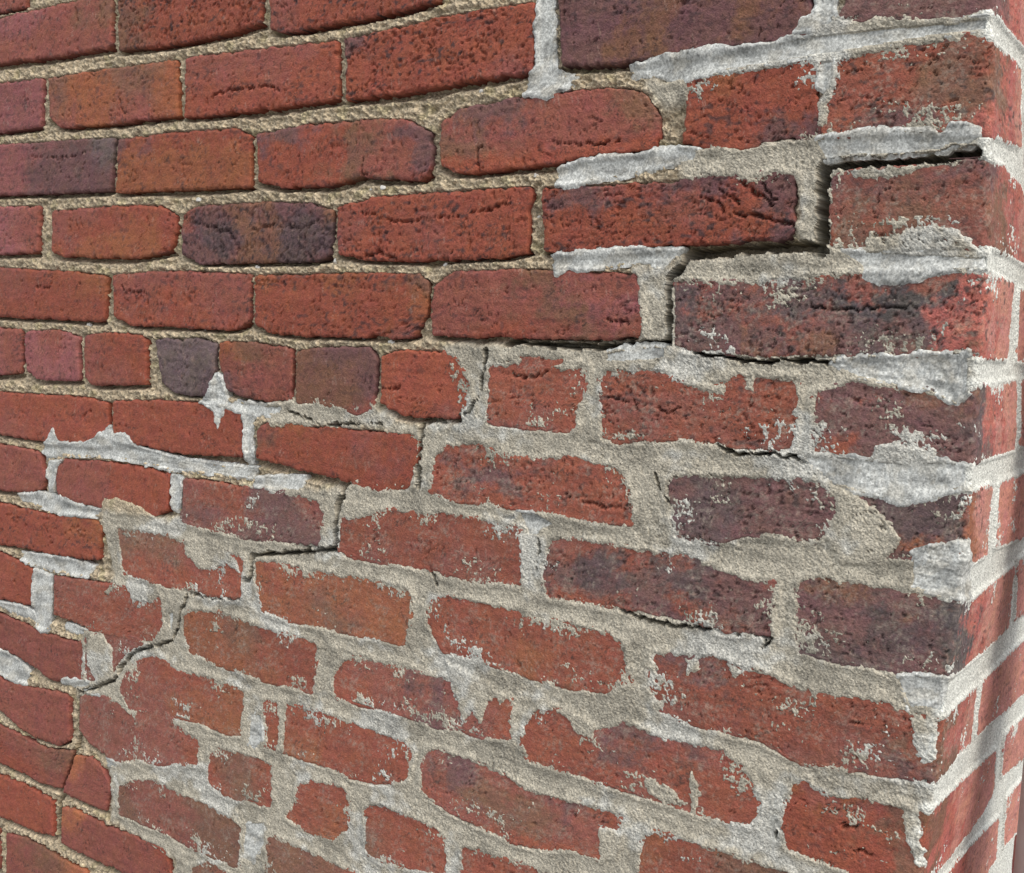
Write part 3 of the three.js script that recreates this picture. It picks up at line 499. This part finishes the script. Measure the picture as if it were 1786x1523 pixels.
function mortarHeight(x, y) {
  survey(x, y);
  const side = smooth(0.004, 0.010, x), w = Math.max(cementAt(x, y), side), sd = at.sd, b = at.brick; probe.w = w;
  if (sd > 0.02) {              // deep inside a face: nothing unless something is smeared there
    let any = false; for (const s of smears) if (inBox(s.box, x, y)) { any = true; break; }
    if (!any) { probe.cull = true; return -0.006; }
  }
  const lump = n2(x / 0.011, y / 0.009, 41), grit = n2(x / 0.0028, y / 0.0026, 42), fine = n2(x / 0.0013, y / 0.0013, 43);
  // old sandy mortar: washed out under the brick above, standing out over the brick below
  const f = at.above / (at.above + at.below + 1e-6);
  const head = smooth(0.006, 0.014, Math.min(at.above, at.below));
  let hOld = mix(mix(-0.014, -0.0024, smooth(0.06, 0.42, f)), -0.0052, head) + 0.0024 * lump + 0.0024 * n2(x / 0.0056, y / 0.0048, 75) + 0.0024 * grit + 0.0012 * fine;
  // cement: brought flush and smeared over the edges
  const drip = mix(n2(x / 0.007, y / 0.006, 44), n2(x / 0.0035, y / 0.014, 45), side);
  const rag = (at.up ? 0.0010 : 0.0024) * drip + 0.0013 * n2(x / 0.0026, y / 0.0024, 46) + 0.0008 * fine, s2 = sd + rag + (at.up ? 0.0014 : 0.0010);
  const coarse = smooth(-0.35, 0.4, n2(x / 0.035, y / 0.028, 71)), stroke = n2((x * 0.8 + y * 0.6) / 0.0022, (x * 0.6 - y * 0.8) / 0.03, 72);
  let hCem = 0.0007 + 0.0008 * lump + (0.0001 + 0.0004 * coarse) * grit + (0.0001 + 0.0005 * coarse) * fine + 0.00025 * (1 - coarse) * stroke - 0.0012 * smooth(0.45, 0.6, n2(x / 0.004, y / 0.003, 73)) * coarse + 0.0004 * n2(x / 0.03, y / 0.006, 47) - 0.0012 * smooth(0.002, 0.008, -sd);
  if (at.above < 0.004) hCem -= smooth(-0.1, 0.4, n2(x / 0.03, y / 0.03, 48)) * 0.0040 * (1 - at.above / 0.004);
  if (side > 0) hCem = mix(hCem, 0.0003 + 0.0005 * drip - 0.0022 * smooth(0.001, 0.005, -sd) + 0.0002 * grit, side);
  const face = b && sd > -0.004 ? faceHeight(x, y, b) : 0;
  if (s2 > 0) hCem = Math.min(hCem, face + 0.0007 - s2 * 0.6);
  let h = mix(hOld, hCem, w);
  if (w < 0.5 && sd > -0.0005) h = Math.min(h, at.up ? -0.013 : -0.006);
  // crumbs of cement left on the faces near the edges
  if (b && sd > 0 && w > 0.5) {
    const amt = n2(x / 0.04, y / 0.034, 51) * 1.3 - 0.12 + 0.3 * n2(x / 0.01, y / 0.01, 74) + (side > 0.5 ? -0.30 : 0.0) - sd * 20 + 0.12, spk = 0.75 * n2(x / 0.0019, y / 0.0024, 52) + 0.6 * n2(x / 0.0048, y / 0.0065, 53) + 0.35 * n2(x / 0.012, y / 0.012, 76);
    const e = spk + amt - 0.60; if (e > -0.4) h = Math.max(h, face + 0.0009 * clamp(e * 2.2, -1, 0.45));
  }
  for (const s of smears) if (inBox(s.box, x, y)) {
    const q = polySD(s, x, y) + 0.0018 * n2(x / 0.006, y / 0.006, 54) + 0.0014 * n2(x / 0.0024, y / 0.0024, 55);
    h = Math.max(h, face + clamp(q * 0.8, -0.0012, 0.0012) + 0.0003 * grit + 0.0002 * fine);
  }
  for (const p of patchList) if (inBox(p.box, x, y)) { const q = polySD(p.loop.pts, x, y); if (q > 0.0035 && !(side > 0.5)) h = Math.min(h, -0.0032); }
  const c = crackAt(x + 0.0020 * n2(x / 0.007, y / 0.007, 57) + 0.0010 * n2(x / 0.0025, y / 0.0025, 58), y + 0.0020 * n2(x / 0.007, y / 0.007, 59) + 0.0010 * n2(x / 0.0025, y / 0.0025, 60)) + 0.0012 * n2(x / 0.012, y / 0.012, 56) + 0.0004 * fine;
  if (c < 0) h -= Math.min(0.032, -c * 60); 
  probe.cull = sd > 0.0045 && h < face - 0.0016;
  return h;
}
function mortarColor(x, y, w, out) {
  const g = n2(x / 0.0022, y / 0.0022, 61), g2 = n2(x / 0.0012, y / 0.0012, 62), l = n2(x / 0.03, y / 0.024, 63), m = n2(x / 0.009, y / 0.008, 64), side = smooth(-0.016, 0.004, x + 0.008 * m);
  const pale = smooth(0.05, 0.5, n2(x / 0.07, y / 0.05, 65) + 0.3 * m);
  for (let c = 0; c < 3; c++) {
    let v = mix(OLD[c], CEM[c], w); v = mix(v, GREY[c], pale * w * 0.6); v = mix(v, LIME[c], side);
    const k = side > 0.5 ? 1 + 0.05 * l + 0.06 * m + 0.06 * g + 0.07 * g2 : mix(1 + 0.10 * l + 0.20 * m + 0.36 * g + 0.36 * g2 + 0.5 * smooth(0.45, 0.6, n2(x / 0.0024, y / 0.0022, 69)) - 0.4 * smooth(0.45, 0.6, n2(x / 0.0026, y / 0.0024, 70)), 1 + 0.14 * l + 0.10 * m - 0.22 * smooth(0.15, 0.4, n2(x / 0.055, y / 0.04, 77) + 0.4 * n2(x / 0.012, y / 0.01, 78)) + 0.14 * g + 0.20 * g2 - 0.35 * smooth(0.5, 0.62, n2(x / 0.0019, y / 0.0019, 67)) + 0.25 * smooth(0.5, 0.62, n2(x / 0.0017, y / 0.0017, 68)), w);
    out[c] = v * Math.max(0.3, k);
  }
  const olive = (1 - w) * smooth(0.1, 0.6, n2(x / 0.016, y / 0.012, 66)) * 0.15; out[0] *= 1 - olive * 0.5; out[1] *= 1 - olive * 0.35; out[2] *= 1 - olive;
}
function mortarSheet(a0, a1, y0, y1, cell) {
  const nx = Math.ceil((a1 - a0) / cell), ny = Math.ceil((y1 - y0) / cell), W = nx + 1;
  const seen = new Uint8Array(W * (ny + 1)), K = 16;           // only where the picture and a margin round it look
  for (let j = 0; j <= ny; j += K) for (let i = 0; i <= nx; i += K) { const p = pixelOf(a0 + (i + K / 2) * cell, y0 + (j + K / 2) * cell); if (p[0] > -60 && p[0] < PW + 40 && p[1] > -60 && p[1] < PH + 60 && p[2] > 0) for (let jj = j; jj <= Math.min(ny, j + K); jj++) for (let ii = i; ii <= Math.min(nx, i + K); ii++) seen[jj * W + ii] = 1; }
  const id = new Int32Array(W * (ny + 1)).fill(-1), pos = [], col = [], uv = [], cull = [], C = [0, 0, 0], q = [0, 0, 0], idx = [];
  for (let j = 0; j <= ny; j++) for (let i = 0; i <= nx; i++) {
    const k = j * W + i; if (!seen[k]) continue;
    const x = a0 + i * cell, y = y0 + j * cell, h = mortarHeight(x, y); id[k] = cull.length; cull.push(probe.cull ? 1 : 0);
    bend(x, y, h, q, 0); pos.push(q[0], q[1], q[2]); mortarColor(x, y, probe.w, C); col.push(C[0], C[1], C[2]); uv.push(x * UVS, y * UVS);
  }
  for (let j = 0; j < ny; j++) for (let i = 0; i < nx; i++) { const a = id[j * W + i], b = id[j * W + i + 1], c = id[(j + 1) * W + i], d = id[(j + 1) * W + i + 1]; if (a < 0 || b < 0 || c < 0 || d < 0) continue; if (cull[a] + cull[b] + cull[c] + cull[d] === 4) continue; idx.push(a, b, c, b, d, c); }
  // drop points that no face uses
  const map = new Int32Array(cull.length).fill(-1), P = [], Cc = [], U = [];
  for (let k = 0; k < idx.length; k++) { const v = idx[k]; if (map[v] < 0) { map[v] = P.length / 3; P.push(pos[v * 3], pos[v * 3 + 1], pos[v * 3 + 2]); Cc.push(col[v * 3], col[v * 3 + 1], col[v * 3 + 2]); U.push(uv[v * 2], uv[v * 2 + 1]); } idx[k] = map[v]; }
  const g = new THREE.BufferGeometry(); g.setAttribute('position', new THREE.Float32BufferAttribute(P, 3)); g.setAttribute('color', new THREE.Float32BufferAttribute(Cc, 3)); g.setAttribute('uv', new THREE.Float32BufferAttribute(U, 2)); g.setIndex(idx); g.computeVertexNormals(); return g;
}
{
  const list = [[-1.20, -0.72, 1.4], [-0.721, -0.36, 1.15], [-0.361, 0.42, 0.9]].map(([a, b, c]) => mortarSheet(a, b, Y0 - 0.82, Y0 + 0.36, c * MM));
  part('mortar', mergeGeometries(list), mortarMat);
}
// repair strips
patchList.forEach((p, n) => {
  const c = p.box, r = p.rough ?? 0.35, cell = cellAt((c[0] + c[1]) / 2, (c[2] + c[3]) / 2) * 1.4, s = n % 23;
  part('mortar_patch', sheet(p.loop, cell, () => 0.0004,
    (x, y, d) => {
      survey(x, y);
      const over = smooth(-0.0065, -0.0015, at.sd), lip = 1 - smooth(0.0008, 0.0035, d);
      const hollow = mix(-0.0024 * (1 - 0.6 * Math.min(1, r)), 0.0010 + (at.brick && at.sd > -0.004 ? faceHeight(x, y, at.brick) * 0.5 : 0), over);
      return hollow + lip * 0.0018 * Math.max(0, 0.5 + 1.2 * n2(x / 0.012, y / 0.008, s)) + (1 - smooth(0, 0.0028, d)) * -0.0024 + r * (0.0005 * n2(x / 0.008, y / 0.006, s + 1) + 0.00045 * n2(x / 0.003, y / 0.003, s + 2)) + 0.00035 * n2(x / 0.025, y / 0.0022, s + 3) + 0.0003 * n2(x / 0.0018, y / 0.0018, s + 4);
    },
    (x, y, u, v, out) => { const k = 1 + 0.08 * n2(x / 0.02, y / 0.012, s) + 0.14 * n2(x / 0.004, y / 0.003, s + 5) + 0.20 * n2(x / 0.0015, y / 0.0015, 6) + 0.10 * n2(x / 0.02, y / 0.0016, s + 15) + 0.25 * smooth(0.35, 0.5, n2(x / 0.0028, y / 0.0024, s + 16) + 0.4 * n2(x / 0.02, y / 0.015, s + 17)), dk = smooth(-0.1, 0.5, n2(x / 0.03, y / 0.010, s + 7) + 0.3 * n2(x / 0.006, y / 0.004, s + 12)) * 0.38, cr = smooth(0.0, 0.5, n2(x / 0.018, y / 0.012, s + 13) + 0.35 * n2(x / 0.003, y / 0.003, s + 14)) * 0.35; for (let i = 0; i < 3; i++) out[i] = mix(GREY[i] * (k - dk), CEM[i] * k * 1.05, cr); },
    0.006, (x, y) => (0.4 + 0.9 * smooth(-0.3, 0.4, n2(x / 0.02, y / 0.02, s + 11))) * (0.0018 * n2(x / 0.009, y / 0.009, s + 8) + 0.0010 * n2(x / 0.0034, y / 0.0034, s + 9) + 0.0007 * n2(x / 0.0016, y / 0.0016, s + 10))), patchMat);
});
// white lime lumps in the old joints
const limeMat = new THREE.MeshStandardMaterial({ color: new THREE.Color().setRGB(0.62, 0.60, 0.56), roughness: 0.9 });
for (const [px, py, r] of [[147, 567, 4.2], [443, 466, 3], [252, 622, 2.6], [267, 620, 3.2], [615, 590, 2.6], [675, 598, 4.4], [580, 455, 3.4], [771, 461, 3], [1190, 457, 4.4], [932, 376, 2.8], [930, 305, 3], [431, 71, 3], [344, 347, 3.6], [834, 158, 2.6], [666, 326, 3], [345, 576, 2], [310, 574, 1.8], [640, 330, 2.2]]) {
  const g = new THREE.IcosahedronGeometry(r * MM * 0.62, 3), p = g.attributes.position;
  for (let i = 0; i < p.count; i++) { const x = p.getX(i), y = p.getY(i), z = p.getZ(i), k = 1 + 0.6 * n2(x * 420 + px, y * 420 + z * 300, 70); p.setXYZ(i, x * k * 1.4, y * k, z * k * 0.7); }
  g.computeVertexNormals(); const [a, y] = wallAt(px, py); survey(a, y); bend(a, y, mortarHeight(a, y), tmp3, 0); g.translate(tmp3[0], tmp3[1], tmp3[2]); part('lime_lump', g, limeMat);
}

// ---------------------------------------------------------------- the wall beyond the picture
{
  const list = [], H = 0.0705, tints = ['RRU', 'UUR', 'PUU', 'RBR', 'MUR', 'ORR', 'BUR', 'RRR'];
  const TOP = 2.8; let k0 = 0;
  for (let row = -20; row < 20; row++, k0++) {
    const yb = Y0 + 0.0 + row * H + 0.005, yt = yb + H - 0.012; if (yb < 0.01 || yt > TOP) continue;
    const odd = (row & 1) ? 0.105 : 0; const spans = [];
    for (let a = (row & 1) ? 0.18 : 0.09, len = 0.2; a > -2.6;) { const l = a > 0 ? a + 0.205 - (odd ? 0.1 : 0) : 0.205; spans.push([a - l + 0.005, a - 0.005]); a -= l + 0.010; }
    for (let a = ((row & 1) ? 0.18 : 0.09) + 0.005; a < 1.7; a += 0.215) spans.push([a + 0.005, a + 0.205]);
    for (let [a, b] of spans) {
      // keep the longest stretch that is clear of the bricks already laid
      const K = 40; let run = 0, best = 0, end = 0;
      for (let i = 0; i <= K; i++) {
        let hit = false;
        for (let j = 0; j <= 4 && !hit; j++) { const x = mix(a, b, i / K), y = mix(yb, yt, j / 4); survey(x, y); if (at.sd > -0.006) hit = true; const p = pixelOf(x, y); if (p[2] > 0 && p[0] > -4 && p[0] < PW + 4 && p[1] > -4 && p[1] < PH + 4) hit = true; }
        run = hit ? 0 : run + 1; if (run > best) { best = run; end = i; }
      }
      if (best < 2 || (best - 1) / K * (b - a) < 0.03) continue;
      [a, b] = [mix(a, b, (end - best + 1) / K), mix(a, b, end / K)];
      const bb = { sides: [[[a, yt]], [[b, yt]], [[b, yb]], [[a, yb]]], tint: [tints[Math.floor(rnd() * 8)]], pit: 0.7, rough: 1, id: Math.floor(rnd() * 200) }; bb.loop = loopOf(bb.sides, 0.01, 1);
      list.push(brickGeometry(bb, 0.016));
    }
  }
  const o = part('brick_courses', mergeGeometries(list), brickMat); o.userData.kind = 'stuff';
}
// bed of mortar behind everything: front and return, as one L-shaped core
{
  const P = [], col = [], uv = [], idx = [];
  const grid = (a0, a1, h, n) => { const m = 140, o = P.length / 3, q = [0, 0, 0], C = [0, 0, 0]; for (let j = 0; j <= m; j++) for (let i = 0; i <= n; i++) { const a = mix(a0, a1, i / n), y = 2.8 * j / m; const p = pixelOf(a, y); const hid = p[0] > -52 && p[0] < PW + 36 && p[1] > -52 && p[1] < PH + 52; bend(a, y, hid ? -0.034 : h, q, 0); if (a > -0.05 && a < 0.05) { bend(a < -RC ? Math.min(a, -0.02) : a, y, Math.max(hid ? -0.034 : h, -0.034), q, 0); } P.push(...q); mortarColor(a, y, 0.3, C); col.push(...C); uv.push(a * UVS, y * UVS); } for (let j = 0; j < m; j++) for (let i = 0; i < n; i++) { const a = o + j * (n + 1) + i, b = a + 1, c = a + n + 1, d = c + 1; idx.push(a, b, c, b, d, c); } };
  grid(-2.6, -0.034, -0.005, 130); grid(LC - RC + 0.03, 1.75, -0.005, 80);
  const g = new THREE.BufferGeometry(); g.setAttribute('position', new THREE.Float32BufferAttribute(P, 3)); g.setAttribute('color', new THREE.Float32BufferAttribute(col, 3)); g.setAttribute('uv', new THREE.Float32BufferAttribute(uv, 2)); g.setIndex(idx); g.computeVertexNormals();
  part('mortar_bed', g, mortarMat);
  const core = new THREE.BoxGeometry(2.52, 2.8, 1.66).toNonIndexed(); core.translate(-1.26 - 0.045, 1.4, -0.83 - 0.045); core.deleteAttribute('uv');
  part('wall_core', core, new THREE.MeshStandardMaterial({ color: new THREE.Color().setRGB(0.25, 0.22, 0.17), roughness: 1 }));
}

// ---------------------------------------------------------------- grey downpipe beside the return
{
  const pipe = new THREE.Group(); pipe.name = 'downpipe'; pipe.userData = { label: 'smooth grey downpipe standing close to the short return of the brick wall', category: 'pipe' };
  const m = new THREE.MeshStandardMaterial({ color: new THREE.Color().setRGB(0.6, 0.6, 0.6), roughness: 0.45, metalness: 0.1 });
  const tube = new THREE.LatheGeometry([[0.055, 0], [0.055, 2.0], [0.061, 2.004], [0.061, 2.06], [0.055, 2.064], [0.055, 2.8], [0.051, 2.8], [0.051, 0.01], [0.055, 0]].map(p => new THREE.Vector2(...p)), 40);
  const body = new THREE.Mesh(tube, m); body.name = 'pipe_body'; pipe.add(body);
  for (const y of [0.5, 2.03]) { const b = new THREE.Mesh(new THREE.BoxGeometry(0.06, 0.03, 0.02), m); b.name = 'bracket'; b.position.set(-0.058, y, 0); pipe.add(b); }
  pipe.children.forEach(c => { c.castShadow = c.receiveShadow = true; });
  // where its left edge stands in the photograph
  let z = -0.3; for (let k = 0; k < 60; k++) { const v = new THREE.Vector3(0.075 - eye.x, 0, z - eye.z), l = Math.hypot(v.x, v.z), px = -v.z / l, pz = v.x / l; let bx = 1e9; for (const s of [-1, 1]) { const p = toPixel(0.075 + s * px * 0.055, wallAt(1770, 1480)[1] , z + s * pz * 0.055); bx = Math.min(bx, p[0]); } z += (bx - 1752) * 0.0008; }
  pipe.position.set(0.075, 0, z);
  scene.add(pipe);
}
// ---------------------------------------------------------------- ground
{
  const g = new THREE.PlaneGeometry(160, 160, 1, 1); g.rotateX(-Math.PI / 2);
  const t = grainTexture(256, (u, v) => 120 + 40 * tileNoise(u, v, 64, 21) + 30 * tileNoise(u, v, 16, 22), true); t.repeat.set(160, 160);
  const o = new THREE.Mesh(g, new THREE.MeshStandardMaterial({ map: t, roughness: 0.95 })); o.name = 'ground'; o.receiveShadow = true; o.userData = { kind: 'structure', label: 'grey concrete paving at the foot of the brick wall', category: 'ground' }; scene.add(o);
}
let tris = 0; scene.traverse(o => { if (o.geometry) tris += (o.geometry.index ? o.geometry.index.count : o.geometry.attributes.position.count) / 3; }); console.log('triangles', tris, 'bricks', bricks.length);
renderer.render(scene, camera);
